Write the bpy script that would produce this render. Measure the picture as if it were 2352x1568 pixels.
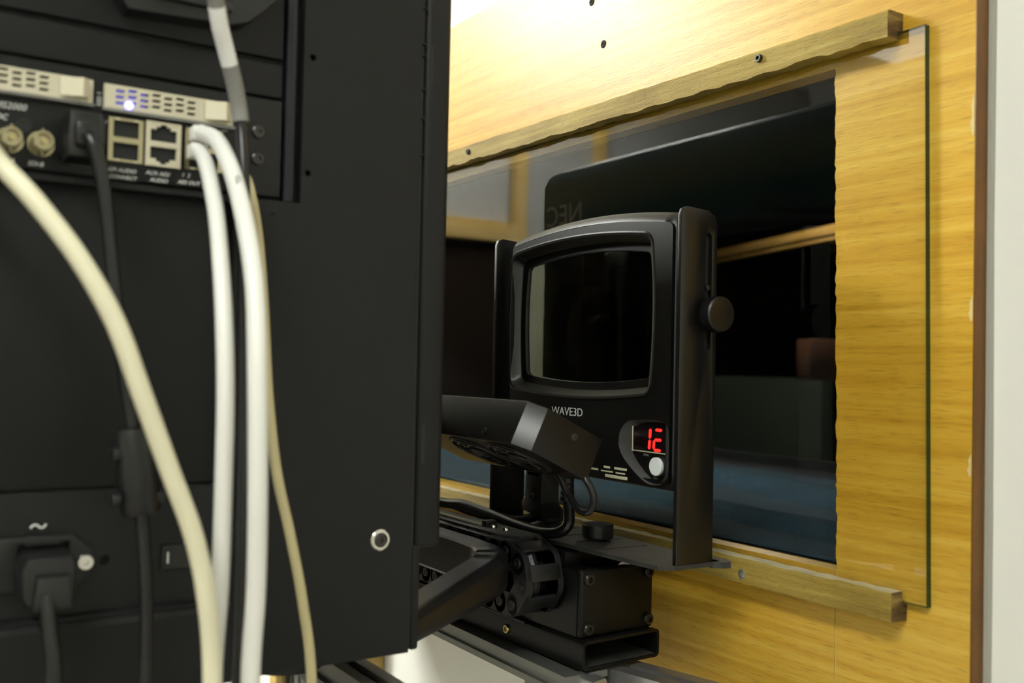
import bpy, bmesh, math, random
from mathutils import Matrix, Vector
random.seed(7)
for o in list(bpy.data.objects): bpy.data.objects.remove(o)
scene = bpy.context.scene
COL = scene.collection
S = 0.001                                   # all lengths below are written in millimetres

# ------------------------------------------------------------------ camera
cam_d = bpy.data.cameras.new('camera'); cam = bpy.data.objects.new('camera', cam_d); COL.objects.link(cam)
right = Vector((0.54745574, 0.83656713, 0.02115785)); up = Vector((0.00957863, -0.03154585, 0.99945641)); fwd = Vector((-0.83677982, 0.54695548, 0.02528313))
M = Matrix((right, up, -fwd)).transposed().to_4x4(); M.translation = (0, 0, 1.4)
cam.matrix_world = M
cam_d.sensor_width = 36; cam_d.lens = 34.765; cam_d.clip_start = 0.02; cam_d.clip_end = 60
cam_d.dof.use_dof = True; cam_d.dof.focus_distance = 0.90; cam_d.dof.aperture_fstop = 6.0
scene.camera = cam
# ------------------------------------------------------------------ world, exposure
w = bpy.data.worlds.new('world'); scene.world = w; w.use_nodes = True
w.node_tree.nodes['Background'].inputs[0].default_value = (0, 0, 0, 1); w.node_tree.nodes['Background'].inputs[1].default_value = 0
vs = scene.view_settings; vs.view_transform = 'Standard'; vs.look = 'None'; vs.gamma = 1; vs.use_curve_mapping = False; vs.exposure = 0.0
# ceiling lamps: (x, y, length along x, width, emission strength)
LAMPS = [(-2440, -640, 760, 400, 112.0), (350, -700, 1200, 300, 29.0), (-1780, -1940, 1200, 230, 4.5)]
CEIL = 2620; FLOOR = -150

# ------------------------------------------------------------------ materials
def mat(name, col, rough=0.5, metal=0.0, spec=0.5, emit=None, estr=0.0, bump=0.0, bscale=400, var=0.0, vscale=8):
    m = bpy.data.materials.new(name); m.use_nodes = True; nt = m.node_tree; b = nt.nodes['Principled BSDF']
    b.inputs['Base Color'].default_value = (*col, 1); b.inputs['Roughness'].default_value = rough
    b.inputs['Metallic'].default_value = metal; b.inputs['Specular IOR Level'].default_value = spec
    if emit: b.inputs['Emission Color'].default_value = (*emit, 1); b.inputs['Emission Strength'].default_value = estr
    tc = nt.nodes.new('ShaderNodeTexCoord')
    if bump:
        n = nt.nodes.new('ShaderNodeTexNoise'); n.inputs['Scale'].default_value = bscale; n.inputs['Detail'].default_value = 3
        bp = nt.nodes.new('ShaderNodeBump'); bp.inputs['Strength'].default_value = bump; bp.inputs['Distance'].default_value = 0.001
        nt.links.new(tc.outputs['Object'], n.inputs['Vector']); nt.links.new(n.outputs['Fac'], bp.inputs['Height']); nt.links.new(bp.outputs['Normal'], b.inputs['Normal'])
    if var:
        n = nt.nodes.new('ShaderNodeTexNoise'); n.inputs['Scale'].default_value = vscale; n.inputs['Detail'].default_value = 6
        r = nt.nodes.new('ShaderNodeMapRange'); r.inputs['To Min'].default_value = 1 - var; r.inputs['To Max'].default_value = 1 + var
        r.inputs['From Min'].default_value = 0.3; r.inputs['From Max'].default_value = 0.7
        mx = nt.nodes.new('ShaderNodeVectorMath'); mx.operation = 'SCALE'; mx.inputs[0].default_value = col
        nt.links.new(tc.outputs['Object'], n.inputs['Vector']); nt.links.new(n.outputs['Fac'], r.inputs['Value'])
        nt.links.new(r.outputs['Result'], mx.inputs['Scale']); nt.links.new(mx.outputs['Vector'], b.inputs['Base Color'])
    return m

def wood(name, stops, rough, scale, streak, bump=0.15, spec=0.5, blotch=0.0):
    """horizontal-grain wood: long streaks plus short dark pores along x"""
    m = bpy.data.materials.new(name); m.use_nodes = True; nt = m.node_tree; b = nt.nodes['Principled BSDF']; L = nt.links.new
    tc = nt.nodes.new('ShaderNodeTexCoord')
    def noise(sc, det, dist=0.0):
        mp = nt.nodes.new('ShaderNodeMapping'); mp.inputs['Scale'].default_value = sc
        n = nt.nodes.new('ShaderNodeTexNoise'); n.inputs['Scale'].default_value = 1; n.inputs['Detail'].default_value = det; n.inputs['Distortion'].default_value = dist
        L(tc.outputs['Object'], mp.inputs['Vector']); L(mp.outputs['Vector'], n.inputs['Vector']); return n
    n1 = noise((scale * 1.1, scale, scale * streak * 1.7), 6, 0.5)
    n2 = noise((scale * 17, scale, scale * streak * 13), 2)
    n3 = noise((scale * .8, scale, scale * 1.6), 3)
    rp = nt.nodes.new('ShaderNodeValToRGB'); e = rp.color_ramp.elements
    e[0].position = 0.36; e[0].color = (*stops[0], 1); e[1].position = 0.64; e[1].color = (*stops[2], 1)
    q = e.new(0.5); q.color = (*stops[1], 1)
    ad = nt.nodes.new('ShaderNodeMath'); ad.operation = 'MULTIPLY_ADD'; ad.inputs[1].default_value = 0.55
    sb = nt.nodes.new('ShaderNodeMath'); sb.operation = 'MULTIPLY_ADD'; sb.inputs[1].default_value = 0.45; sb.inputs[2].default_value = 0.0
    L(n3.outputs['Fac'], sb.inputs[0]); L(n1.outputs['Fac'], ad.inputs[0]); L(sb.outputs[0], ad.inputs[2]); L(ad.outputs[0], rp.inputs['Fac'])
    pr = nt.nodes.new('ShaderNodeMapRange'); pr.inputs['From Min'].default_value = 0.28; pr.inputs['From Max'].default_value = 0.46
    pr.inputs['To Min'].default_value = 0.68; pr.inputs['To Max'].default_value = 1.0
    L(n2.outputs['Fac'], pr.inputs['Value'])
    mx = nt.nodes.new('ShaderNodeVectorMath'); mx.operation = 'SCALE'; L(rp.outputs['Color'], mx.inputs[0]); L(pr.outputs['Result'], mx.inputs['Scale'])
    L(mx.outputs['Vector'], b.inputs['Base Color'])
    b.inputs['Roughness'].default_value = rough; b.inputs['Specular IOR Level'].default_value = spec
    bp = nt.nodes.new('ShaderNodeBump'); bp.inputs['Strength'].default_value = bump; bp.inputs['Distance'].default_value = 0.001
    L(n2.outputs['Fac'], bp.inputs['Height']); L(bp.outputs['Normal'], b.inputs['Normal'])
    return m

def pane_mat(name, tint, gain, rough=0.0):
    """clear sheet: Fresnel reflection on outer faces, tinted see-through"""
    m = bpy.data.materials.new(name); m.use_nodes = True; nt = m.node_tree; L = nt.links.new
    nt.nodes.remove(nt.nodes['Principled BSDF']); out = nt.nodes['Material Output']
    lw = nt.nodes.new('ShaderNodeLayerWeight'); lw.inputs['Blend'].default_value = 0.5
    pw = nt.nodes.new('ShaderNodeMath'); pw.operation = 'POWER'; pw.inputs[1].default_value = 4.2; L(lw.outputs['Facing'], pw.inputs[0])
    ma = nt.nodes.new('ShaderNodeMath'); ma.operation = 'MULTIPLY_ADD'; ma.inputs[1].default_value = 0.95 * gain; ma.inputs[2].default_value = 0.043 * gain; L(pw.outputs[0], ma.inputs[0]); ma.use_clamp = True
    ge = nt.nodes.new('ShaderNodeNewGeometry'); iv = nt.nodes.new('ShaderNodeMath'); iv.operation = 'SUBTRACT'; iv.inputs[0].default_value = 1; L(ge.outputs['Backfacing'], iv.inputs[1])
    mu = nt.nodes.new('ShaderNodeMath'); mu.operation = 'MULTIPLY'; L(ma.outputs[0], mu.inputs[0]); L(iv.outputs[0], mu.inputs[1])
    tr = nt.nodes.new('ShaderNodeBsdfTransparent'); tr.inputs[0].default_value = (*tint, 1)
    gl = nt.nodes.new('ShaderNodeBsdfGlossy'); gl.inputs['Roughness'].default_value = rough
    ms = nt.nodes.new('ShaderNodeMixShader'); L(mu.outputs[0], ms.inputs[0]); L(tr.outputs[0], ms.inputs[1]); L(gl.outputs[0], ms.inputs[2]); L(ms.outputs[0], out.inputs['Surface'])
    return m

PROJ = mat('projector_black', (0.0095, 0.0095, 0.0100), 0.50, spec=0.20, bump=0.12, bscale=900)
PROJ2 = mat('projector_black_card', (0.0085, 0.0085, 0.009), 0.42, spec=0.25, bump=0.08, bscale=900)
GROOVE = mat('dark_gap', (0.004, 0.004, 0.005), 0.7)
RAIL = mat('blue_black_rail', (0.010, 0.011, 0.016), 0.4, spec=0.3)
PLAST = mat('black_plastic', (0.009, 0.009, 0.0095), 0.36, spec=0.4, bump=0.05, bscale=1200)
HANDLE = mat('handle_plastic', (0.0090, 0.0090, 0.0100), 0.32, spec=0.42, bump=0.08, bscale=1500)
DEV = mat('device_black', (0.0050, 0.0048, 0.0046), 0.34, spec=0.45, bump=0.05, bscale=900)
DEVF = mat('device_face_black', (0.0040, 0.0038, 0.0037), 0.32, spec=0.42, bump=0.04, bscale=900)
ANOD = mat('black_anodised', (0.0050, 0.0048, 0.0046), 0.34, spec=0.2, bump=0.05, bscale=1500)
CHAIN = mat('chain_plastic', (0.010, 0.010, 0.011), 0.38, spec=0.35, bump=0.08, bscale=700)
SCREWM = mat('black_oxide_screw', (0.05, 0.048, 0.045), 0.3, metal=0.8)
STEEL = mat('bright_steel', (0.62, 0.60, 0.56), 0.25, metal=1.0)
NICKEL = mat('nickel', (0.40, 0.36, 0.23), 0.22, metal=0.95)
PALEM = mat('pale_metal_grille', (0.54, 0.50, 0.38), 0.40, metal=0.3)
SILV = mat('cast_aluminium', (0.42, 0.42, 0.42), 0.36, metal=0.85, bump=0.1, bscale=200)
ALU = mat('grey_extrusion', (0.20, 0.20, 0.19), 0.4, metal=0.6)
DALU = mat('dark_extrusion', (0.13, 0.13, 0.12), 0.45, metal=0.3)
WHITEC = mat('white_cable', (0.72, 0.72, 0.69), 0.38)
CREAMC = mat('cream_cable', (0.66, 0.63, 0.46), 0.42)
TANC = mat('tan_cable', (0.50, 0.44, 0.25), 0.45)
BLKC = mat('black_cable', (0.009, 0.009, 0.010), 0.26, spec=0.4)
GREYS = mat('grey_shrink', (0.20, 0.20, 0.19), 0.45)
LABELW = mat('white_label', (0.80, 0.80, 0.80), 0.5)
PRINT = mat('white_print', (0.70, 0.71, 0.70), 0.6)
PRINTG = mat('grey_print', (0.16, 0.16, 0.15), 0.6)
PRINTM = mat('silver_print', (0.8, 0.8, 0.8), 0.5)
CREAMD = mat('pale_cream', (0.28, 0.26, 0.19), 0.7)
DISHM = mat('lit_dish_wall', (0.040, 0.040, 0.039), 0.6)
PLATEM = mat('dusty_plate_lit_floor', (0.030, 0.030, 0.027), 0.55, spec=0.3, bump=0.2, bscale=900, var=0.35, vscale=40)  # dust on the plates, and the painted lit look of the channel floor
FANM = mat('fan_case_black', (0.0050, 0.0048, 0.0046), 0.25, spec=0.30, bump=0.05, bscale=1200)
CARDD = mat('dim_brown_box', (0.10, 0.045, 0.022), 0.7)
LABELY = mat('yellowed_label', (0.50, 0.48, 0.34), 0.5)
LEDB = mat('blue_led', (0.2, 0.2, 0.9), 0.4, emit=(0.16, 0.16, 1.0), estr=9)
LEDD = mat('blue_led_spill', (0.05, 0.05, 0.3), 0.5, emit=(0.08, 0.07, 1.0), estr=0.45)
LEDR = mat('red_segment', (0.4, 0.01, 0.01), 0.4, emit=(1.0, 0.015, 0.01), estr=2.6)
DISP = mat('display_window', (0.008, 0.004, 0.005), 0.12)
BUTTON = mat('white_button', (0.68, 0.72, 0.74), 0.4)
BRASS = mat('brass', (0.5, 0.42, 0.18), 0.3, metal=1.0)
PAINTW = mat('white_wall_paint', (0.80, 0.80, 0.75), 0.6, bump=0.06, bscale=120, var=0.02, vscale=3)
CEILM = mat('white_ceiling', (0.80, 0.80, 0.76), 0.8)
FLOORM = mat('grey_lino', (0.30, 0.27, 0.22), 0.45, var=0.15, vscale=6)
VENEER = wood('beech_veneer', [(0.46, 0.245, 0.018), (0.57, 0.337, 0.036), (0.66, 0.432, 0.070)], 0.33, 3.2, 26, spec=0.34)
RAW = wood('raw_batten', [(0.20, 0.125, 0.015), (0.32, 0.22, 0.035), (0.44, 0.33, 0.075)], 0.55, 8, 14, bump=1.0)
FRAMEW = wood('pine_frame', [(0.38, 0.25, 0.06), (0.48, 0.33, 0.10), (0.58, 0.42, 0.16)], 0.5, 4, 10)
ENDG = wood('end_grain', [(0.03, 0.015, 0.005), (0.13, 0.075, 0.02), (0.30, 0.20, 0.06)], 0.7, 40, 4, bump=0.5)
BROWN = mat('brown_edging', (0.13, 0.056, 0.010), 0.35, spec=0.25, var=0.2, vscale=20)
CHIPB = mat('bare_chipboard', (0.62, 0.50, 0.24), 0.8)
CAULK = mat('grey_filler', (0.35, 0.34, 0.30), 0.8, bump=0.4, bscale=300)
DUST = mat('dusty_wood', (0.42, 0.37, 0.23), 0.85, bump=0.3, bscale=300, var=0.2, vscale=60)
GLASS = pane_mat('port_glass', (0.985, 0.99, 0.98), 1.25)
GEDGE = mat('green_glass_edge', (0.006, 0.035, 0.012), 0.15)
WPANE = pane_mat('filter_pane', (0.96, 0.97, 0.84), 1.0)
BLACKF = mat('black_lining', (0.008, 0.008, 0.008), 0.9)
BLUE = mat('blue_cloth', (0.0065, 0.027, 0.044), 0.95, bump=0.5, bscale=500, var=0.25, vscale=25)
DOORM = mat('dark_brown_door', (0.009, 0.005, 0.003), 0.8, spec=0.05)
LAMPM = mat('lamp_diffuser', (0.9, 0.9, 0.9), 0.5)
CARD = mat('brown_card', (0.34, 0.17, 0.08), 0.7)
GOLDT = mat('tan_trim', (0.62, 0.46, 0.25), 0.5)
TEAL = mat('projector_fascia', (0.036, 0.105, 0.115), 0.20, spec=0.6, bump=0.04, bscale=260)
LENSG = mat('lens_glass', (0.004, 0.004, 0.006), 0.15, spec=0.12)
NAVY = mat('board_bay', (0.010, 0.010, 0.012), 0.6)

for m_ in (DEV, DEVF):                       # vertically brushed sheen of the filter housing
    nt_ = m_.node_tree; cx_ = nt_.nodes.new('ShaderNodeCombineXYZ'); cx_.inputs[2].default_value = 1.0
    b_ = nt_.nodes['Principled BSDF']; b_.inputs['Anisotropic'].default_value = 0.8; nt_.links.new(cx_.outputs[0], b_.inputs['Tangent'])
# ------------------------------------------------------------------ helpers
def T(x, y, z): return Matrix.Translation((x, y, z))
def axes(o, x, y, z):
    m = Matrix((Vector(x).normalized(), Vector(y).normalized(), Vector(z).normalized())).transposed().to_4x4(); m.translation = o; return m
def faceX(x, y, z): return axes((x, y, z), (0, 1, 0), (0, 0, 1), (1, 0, 0))     # local z looks along +x
def faceNY(x, y, z): return axes((x, y, z), (1, 0, 0), (0, 0, 1), (0, -1, 0))   # local z looks along -y
def facePY(x, y, z): return axes((x, y, z), (-1, 0, 0), (0, 0, 1), (0, 1, 0))   # local z looks along +y

def box(bm, x0, x1, y0, y1, z0, z1, bev=0, seg=2, mtx=None):
    vs_ = [bm.verts.new((x, y, z)) for x in (x0, x1) for y in (y0, y1) for z in (z0, z1)]
    fs = [bm.faces.new([vs_[i] for i in q]) for q in ((0, 1, 3, 2), (4, 6, 7, 5), (0, 4, 5, 1), (2, 3, 7, 6), (0, 2, 6, 4), (1, 5, 7, 3))]
    if bev:
        es = list({e for f in fs for e in f.edges})
        r = bmesh.ops.bevel(bm, geom=es, offset=bev, segments=seg, affect='EDGES', profile=0.5)
        nv = list({v for f in r['faces'] for v in f.verts} | {v for v in vs_ if v.is_valid})
    else: nv = vs_
    if mtx is not None: bmesh.ops.transform(bm, matrix=mtx, verts=nv)
    return nv

def prism(bm, outer, holes=(), d0=0, d1=1, mtx=None, bev=0, seg=2):
    """polygon (u, v) with holes, extruded along local z from d0 to d1; mtx maps local to world"""
    newv = []; edges = []
    for loop in [outer] + list(holes):
        vv = [bm.verts.new((u, v, d0)) for u, v in loop]; newv += vv
        edges += [bm.edges.new((vv[i], vv[(i + 1) % len(vv)])) for i in range(len(vv))]
    if holes:
        r = bmesh.ops.triangle_fill(bm, use_beauty=True, use_dissolve=False, edges=edges)
        faces = [g for g in r['geom'] if isinstance(g, bmesh.types.BMFace)]
    else:
        faces = [bm.faces.new(newv)]
    ex = bmesh.ops.extrude_face_region(bm, geom=faces)
    ev = [g for g in ex['geom'] if isinstance(g, bmesh.types.BMVert)]
    bmesh.ops.translate(bm, verts=ev, vec=(0, 0, d1 - d0))
    allv = newv + ev
    if bev:
        top = {v for v in ev}
        es = [e for e in bm.edges if e.verts[0] in top and e.verts[1] in top and sum(1 for f in e.link_faces if abs(f.normal.z) < .5 or True) and any(not all(v in top for v in f.verts) for f in e.link_faces)]
        r = bmesh.ops.bevel(bm, geom=es, offset=bev, segments=seg, affect='EDGES', profile=0.5)
        allv = list({v for v in allv if v.is_valid} | {v for f in r['faces'] for v in f.verts})
    if mtx is not None: bmesh.ops.transform(bm, matrix=mtx, verts=allv)
    return allv

def lathe(bm, prof, n=24, mtx=None, cap0=True, cap1=True, knurl=0):
    rings = []
    for r, z in prof:
        ring = []
        for i in range(n):
            a = 2 * math.pi * i / n; k = r * (1 - (knurl if (i % 2) else 0))
            ring.append(bm.verts.new((k * math.cos(a), k * math.sin(a), z)))
        rings.append(ring)
    for a, b in zip(rings, rings[1:]):
        for i in range(n): bm.faces.new((a[i], a[(i + 1) % n], b[(i + 1) % n], b[i]))
    if cap0: bm.faces.new(rings[0][::-1])
    if cap1: bm.faces.new(rings[-1])
    vv = [v for r in rings for v in r]
    if mtx is not None: bmesh.ops.transform(bm, matrix=mtx, verts=vv)
    return vv

def spline(pts, sub=6):
    P = [Vector(p) for p in pts]; P = [P[0] * 2 - P[1]] + P + [P[-1] * 2 - P[-2]]; out = []
    for i in range(1, len(P) - 2):
        for k in range(sub):
            t = k / sub; a, b, c, d = P[i - 1:i + 3]
            out.append(0.5 * (2 * b + (c - a) * t + (2 * a - 5 * b + 4 * c - d) * t * t + (3 * b - a - 3 * c + d) * t ** 3))
    return out + [P[-2]]

def tube(bm, pts, r, n=14, sub=6, radii=None):
    path = spline(pts, sub) if sub else [Vector(p) for p in pts]
    nrm = None; rings = []
    for i, p in enumerate(path):
        t = (path[min(i + 1, len(path) - 1)] - path[max(i - 1, 0)]).normalized()
        if nrm is None: nrm = t.orthogonal().normalized()
        nrm = (nrm - t * nrm.dot(t)).normalized(); bn = t.cross(nrm)
        rr = r if radii is None else radii(i / (len(path) - 1))
        rings.append([bm.verts.new(p + (nrm * math.cos(a) + bn * math.sin(a)) * rr) for a in (2 * math.pi * k / n for k in range(n))])
    for a, b in zip(rings, rings[1:]):
        for k in range(n): bm.faces.new((a[k], a[(k + 1) % n], b[(k + 1) % n], b[k]))
    bm.faces.new(rings[0][::-1]); bm.faces.new(rings[-1])

def bridge(bm, loops, close_first=False, close_last=False):
    rings = [[bm.verts.new(p) for p in l] for l in loops]; n = len(rings[0])
    for a, b in zip(rings, rings[1:]):
        for k in range(n): bm.faces.new((a[k], a[(k + 1) % n], b[(k + 1) % n], b[k]))
    if close_first: bm.faces.new(rings[0][::-1])
    if close_last: bm.faces.new(rings[-1])
    return [v for r in rings for v in r]

def rrect(u0, u1, v0, v1, r, k=5, bt=0, bb=0, bs=0, m=6):
    """rounded rectangle, counter-clockwise; bt/bb/bs bulge the top, bottom and sides outward"""
    pts = []
    def side(a, b, bx, by):
        for i in range(1, m):
            t = i / m; q = 4 * t * (1 - t)
            pts.append((a[0] + (b[0] - a[0]) * t + bx * q, a[1] + (b[1] - a[1]) * t + by * q))
    def corner(cx, cy, a0):
        for i in range(k + 1):
            a = a0 + math.pi / 2 * i / k; pts.append((cx + r * math.cos(a), cy + r * math.sin(a)))
    corner(u0 + r, v0 + r, math.pi); side((u0 + r, v0), (u1 - r, v0), 0, -bb)
    corner(u1 - r, v0 + r, 1.5 * math.pi); side((u1, v0 + r), (u1, v1 - r), bs, 0)
    corner(u1 - r, v1 - r, 0); side((u1 - r, v1), (u0 + r, v1), 0, bt)
    corner(u0 + r, v1 - r, math.pi / 2); side((u0, v1 - r), (u0, v0 + r), -bs, 0)
    return pts
def rect(u0, u1, v0, v1): return [(u0, v0), (u1, v0), (u1, v1), (u0, v1)]
def circ(cx, cy, r, n=24): return [(cx + r * math.cos(2 * math.pi * i / n), cy + r * math.sin(2 * math.pi * i / n)) for i in range(n)]
def capsule(u0, v0, u1, v1, r, k=8):
    a = math.atan2(v1 - v0, u1 - u0); pts = []
    for i in range(k + 1): t = a - math.pi / 2 + math.pi * i / k; pts.append((u1 + r * math.cos(t), v1 + r * math.sin(t)))
    for i in range(k + 1): t = a + math.pi / 2 + math.pi * i / k; pts.append((u0 + r * math.cos(t), v0 + r * math.sin(t)))
    return pts

WM = {}                                       # world matrix (mm) of every root
def finish(bm, smooth=30):
    bmesh.ops.recalc_face_normals(bm, faces=bm.faces)
    if smooth:
        for f in bm.faces: f.smooth = True
        for e in bm.edges:
            if len(e.link_faces) == 2 and e.calc_face_angle(0) > math.radians(smooth): e.smooth = False
    bmesh.ops.scale(bm, vec=(S, S, S), verts=bm.verts)
def to_mesh(name, bm, m, smooth=30):
    finish(bm, smooth); me = bpy.data.meshes.new(name); bm.to_mesh(me); bm.free()
    for x in (m if isinstance(m, (list, tuple)) else [m]): me.materials.append(x)
    return me
def root_of(o):
    while o.parent: o = o.parent
    return o
def part(name, bm, m, parent=None, smooth=30):
    """mesh given in world millimetres, stored in the root's own coordinates"""
    if parent is not None: bm.transform(WM[root_of(parent).name].inverted())
    o = bpy.data.objects.new(name, to_mesh(name, bm, m, smooth)); COL.objects.link(o); o.parent = parent
    return o
def place(name, me, parent, mw):
    """shared mesh placed by a world matrix in millimetres"""
    o = bpy.data.objects.new(name, me); COL.objects.link(o); o.parent = parent
    m = (WM[root_of(parent).name].inverted() @ mw) if parent is not None else mw.copy()
    m.translation = m.translation * S; o.matrix_local = m
    return o
def tag(o, label=None, cat=None, group=None, kind=None):
    if label: o['label'] = label
    if cat: o['category'] = cat
    if group: o['group'] = group
    if kind: o['kind'] = kind
    return o
def thing(name, label, cat, loc, rz=0, group=None, mtx=None):
    o = bpy.data.objects.new(name, None); COL.objects.link(o); o.empty_display_size = 0.05
    m = mtx if mtx is not None else T(*loc) @ Matrix.Rotation(rz, 4, 'Z')
    WM[o.name] = m.copy(); q = m.copy(); q.translation = q.translation * S; o.matrix_world = q
    return tag(o, label, cat, group)
def single(name, bm, m, label, cat, group=None, smooth=30): return tag(part(name, bm, m, None, smooth), label, cat, group)
def struct(name, bm, m, label=None, smooth=30, parent=None):
    o = part(name, bm, m, parent, smooth)
    if parent is None: o['kind'] = 'structure'
    if label: o['label'] = label
    return o
def sroot(name, loc=(0, 0, 0)):
    o = thing(name, None, None, loc); o['kind'] = 'structure'; return o
def nb(): return bmesh.new()
def B1(*a, **k): bm = nb(); box(bm, *a, **k); return bm
def P1(*a, **k): bm = nb(); prism(bm, *a, **k); return bm
def L1(*a, **k): bm = nb(); lathe(bm, *a, **k); return bm
def text(name, body, size, mw, m, parent, shear=0, sx=1.0, ext=0.15, align='LEFT'):
    c = bpy.data.curves.new(name, 'FONT'); c.body = body; c.size = size; c.extrude = ext; c.shear = shear; c.align_x = align; c.resolution_u = 3
    o = bpy.data.objects.new(name, c); COL.objects.link(o)
    dg = bpy.context.evaluated_depsgraph_get(); me0 = bpy.data.meshes.new_from_object(o.evaluated_get(dg))
    bm = nb(); bm.from_mesh(me0); bpy.data.objects.remove(o); bpy.data.meshes.remove(me0)
    bmesh.ops.scale(bm, vec=(sx, 1, 1), verts=bm.verts); bm.transform(mw)
    return part(name, bm, m, parent, 0)
def screw_mesh(name, r, h, m, sock=0.45, n=20):
    return to_mesh(name, L1([(r, 0), (r, h * .65), (r * .86, h), (r * sock, h), (r * sock * .92, h * .3)], n, cap0=False), m)

# ================================================================== SETTING
XW0, XW1, YB = -3000, 1600, -2300
struct('floor', B1(XW0 - 100, XW1 + 100, YB - 100, 643, FLOOR - 60, FLOOR), FLOORM, 'grey linoleum floor of the booth')
struct('ceiling', B1(XW0 - 100, XW1 + 100, YB - 100, 643, CEIL + 60, CEIL + 120), CEILM, 'white ceiling of the booth')
HX0, HX1, HZ0, HZ1 = -1650, -500, 1250, 1637
to_xz = axes((0, 0, 0), (1, 0, 0), (0, 0, 1), (0, -1, 0))          # (u, v, d) -> (u, -d, v)
struct('wall_front', P1(rect(XW0 - 100, XW1 + 100, FLOOR - 60, CEIL + 120), [rect(HX0 - 20, HX1 + 20, HZ0 - 20, HZ1 + 20)], -1250, -643, to_xz), PAINTW, 'white plastered wall around the wood panel', 0)
struct('wall_back', B1(XW0 - 100, XW1 + 100, YB - 100, YB, FLOOR - 60, CEIL + 120), PAINTW, 'white wall behind the photographer')
struct('wall_right', B1(XW1, XW1 + 100, YB - 100, 643, FLOOR - 60, CEIL + 120), PAINTW, 'white side wall')
struct('wall_left', B1(XW0 - 100, XW0, YB - 100, 643, FLOOR - 60, CEIL + 120), mat('darkened_wall_paint', (0.36, 0.36, 0.34), 0.6), 'white end wall with a dark door')  # white wall's colour darkened to offset the lamp close to it
dr = sroot('door_1', (XW0, -330, FLOOR))
part('door_leaf', B1(XW0 + 2, XW0 + 30, -664, 160, FLOOR + 2, 1840, 2), DOORM, dr)
part('door_lintel', B1(XW0 + 2, XW0 + 62, -664, 160, 1840, 1893, 2), FRAMEW, dr)
part('door_lintel', B1(XW0 + 2, XW0 + 40, -664, 200, 1893, 1915, 2), FRAMEW, dr)
part('door_jamb', B1(XW0 + 2, XW0 + 62, -696, -664, FLOOR + 2, 1915, 2), FRAMEW, dr)
part('door_jamb', B1(XW0 + 2, XW0 + 62, 160, 205, FLOOR + 2, 1893, 2), FRAMEW, dr)
part('door_handle', L1([(9, 0), (9, 40), (16, 44), (16, 60), (9, 64)], 16, faceX(XW0 + 30, 110, 850)), STEEL, dr)
struct('trim_1', B1(XW0 + 2, XW0 + 52, -742, -697, FLOOR + 2, CEIL + 55, 2), FRAMEW, 'pine post beside the dark door')
struct('trim_2', B1(XW0 + 2, XW0 + 42, -1112, -1070, FLOOR + 2, CEIL + 55, 2), FRAMEW, 'pine post on the end wall')
struct('trim_3', B1(-1338, -1302, 612, 643, FLOOR + 2, 1083, 2), FRAMEW, 'pine batten on the white wall below the panel')
struct('trim_4', B1(-1692, -1660, 612, 643, FLOOR + 2, 1083, 2), FRAMEW, 'pine batten far left on the white wall')

# port tunnel through the wall
pl = sroot('wall_port', (-1075, 650, 1250)); pl['label'] = 'black lined opening through the wall'
part('lining', B1(HX0 - 19, HX1 + 19, 645, 1252, HZ1, HZ1 + 19), BLACKF, pl)
part('lining', B1(HX0 - 19, HX1 + 19, 645, 1252, HZ0 - 19, HZ0), BLACKF, pl)
part('lining', B1(HX0 - 19, HX0, 645, 1252, HZ0, HZ1), BLACKF, pl)
part('lining', B1(HX1, HX1 + 19, 645, 1252, HZ0, HZ1), BLACKF, pl)
struct('wall_auditorium', B1(-6000, 5000, 6000, 6100, -3000, 4000), BLACKF, 'dark auditorium beyond the window')
hb_ = nb(); box(hb_, -900, 1100, -30, 30, -16, 16, 3, mtx=T(-2600, 2875, 1888) @ Matrix.Rotation(math.radians(-16.9), 4, 'Z'))
box(hb_, -900, 1100, -20, 20, -34, -24, 2, mtx=T(-2600, 2875, 1888) @ Matrix.Rotation(math.radians(-16.9), 4, 'Z'))
struct('trim_6', hb_, FRAMEW, 'pale wooden rail across the dark auditorium')
bm = nb(); box(bm, -48, 48, -58, 58, -65, 65, 4, mtx=T(-2122, 2560, 1442) @ Matrix.Rotation(math.radians(60), 4, 'Z')); single('wall_speaker', bm, CARDD, 'small brown box seen in the dark hall through the glass', 'speaker')
struct('wall_hall', B1(-2950, -2380, 2900, 2960, 600, 1380), mat('green_grey_panel', (0.035, 0.06, 0.05), 0.7), 'dark green panel in the hall beyond the glass')
hl = thing('added_hall_lamp', 'unseen small lamp added in the auditorium to light the wooden rail', 'lamp', (-2150, 2350, 2180))  # unseen lamp added to brighten the wooden rail in the hall
part('shade', L1([(20, 60), (60, 0), (58, -2), (19, 58)], 20, T(-2150, 2350, 2180)), PAINTW, hl)
part('drop_rod', L1([(6, 55), (6, 500)], 10, T(-2150, 2350, 2180)), BLACKF, hl)
part('bulb', L1([(8, 40), (25, 20), (28, 5), (18, -10), (3, -16)], 18, T(-2150, 2350, 2180)), mat('bulb_light', (.9, .9, .8), .5, emit=(1, .82, .6), estr=520), hl)
struct('ceiling_hall', B1(-6000, 5000, 1260, 6000, 2680, 2760), BLACKF, 'black ceiling of the dark hall')
bm = nb(); NX, NY = 60, 80; g = []
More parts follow.
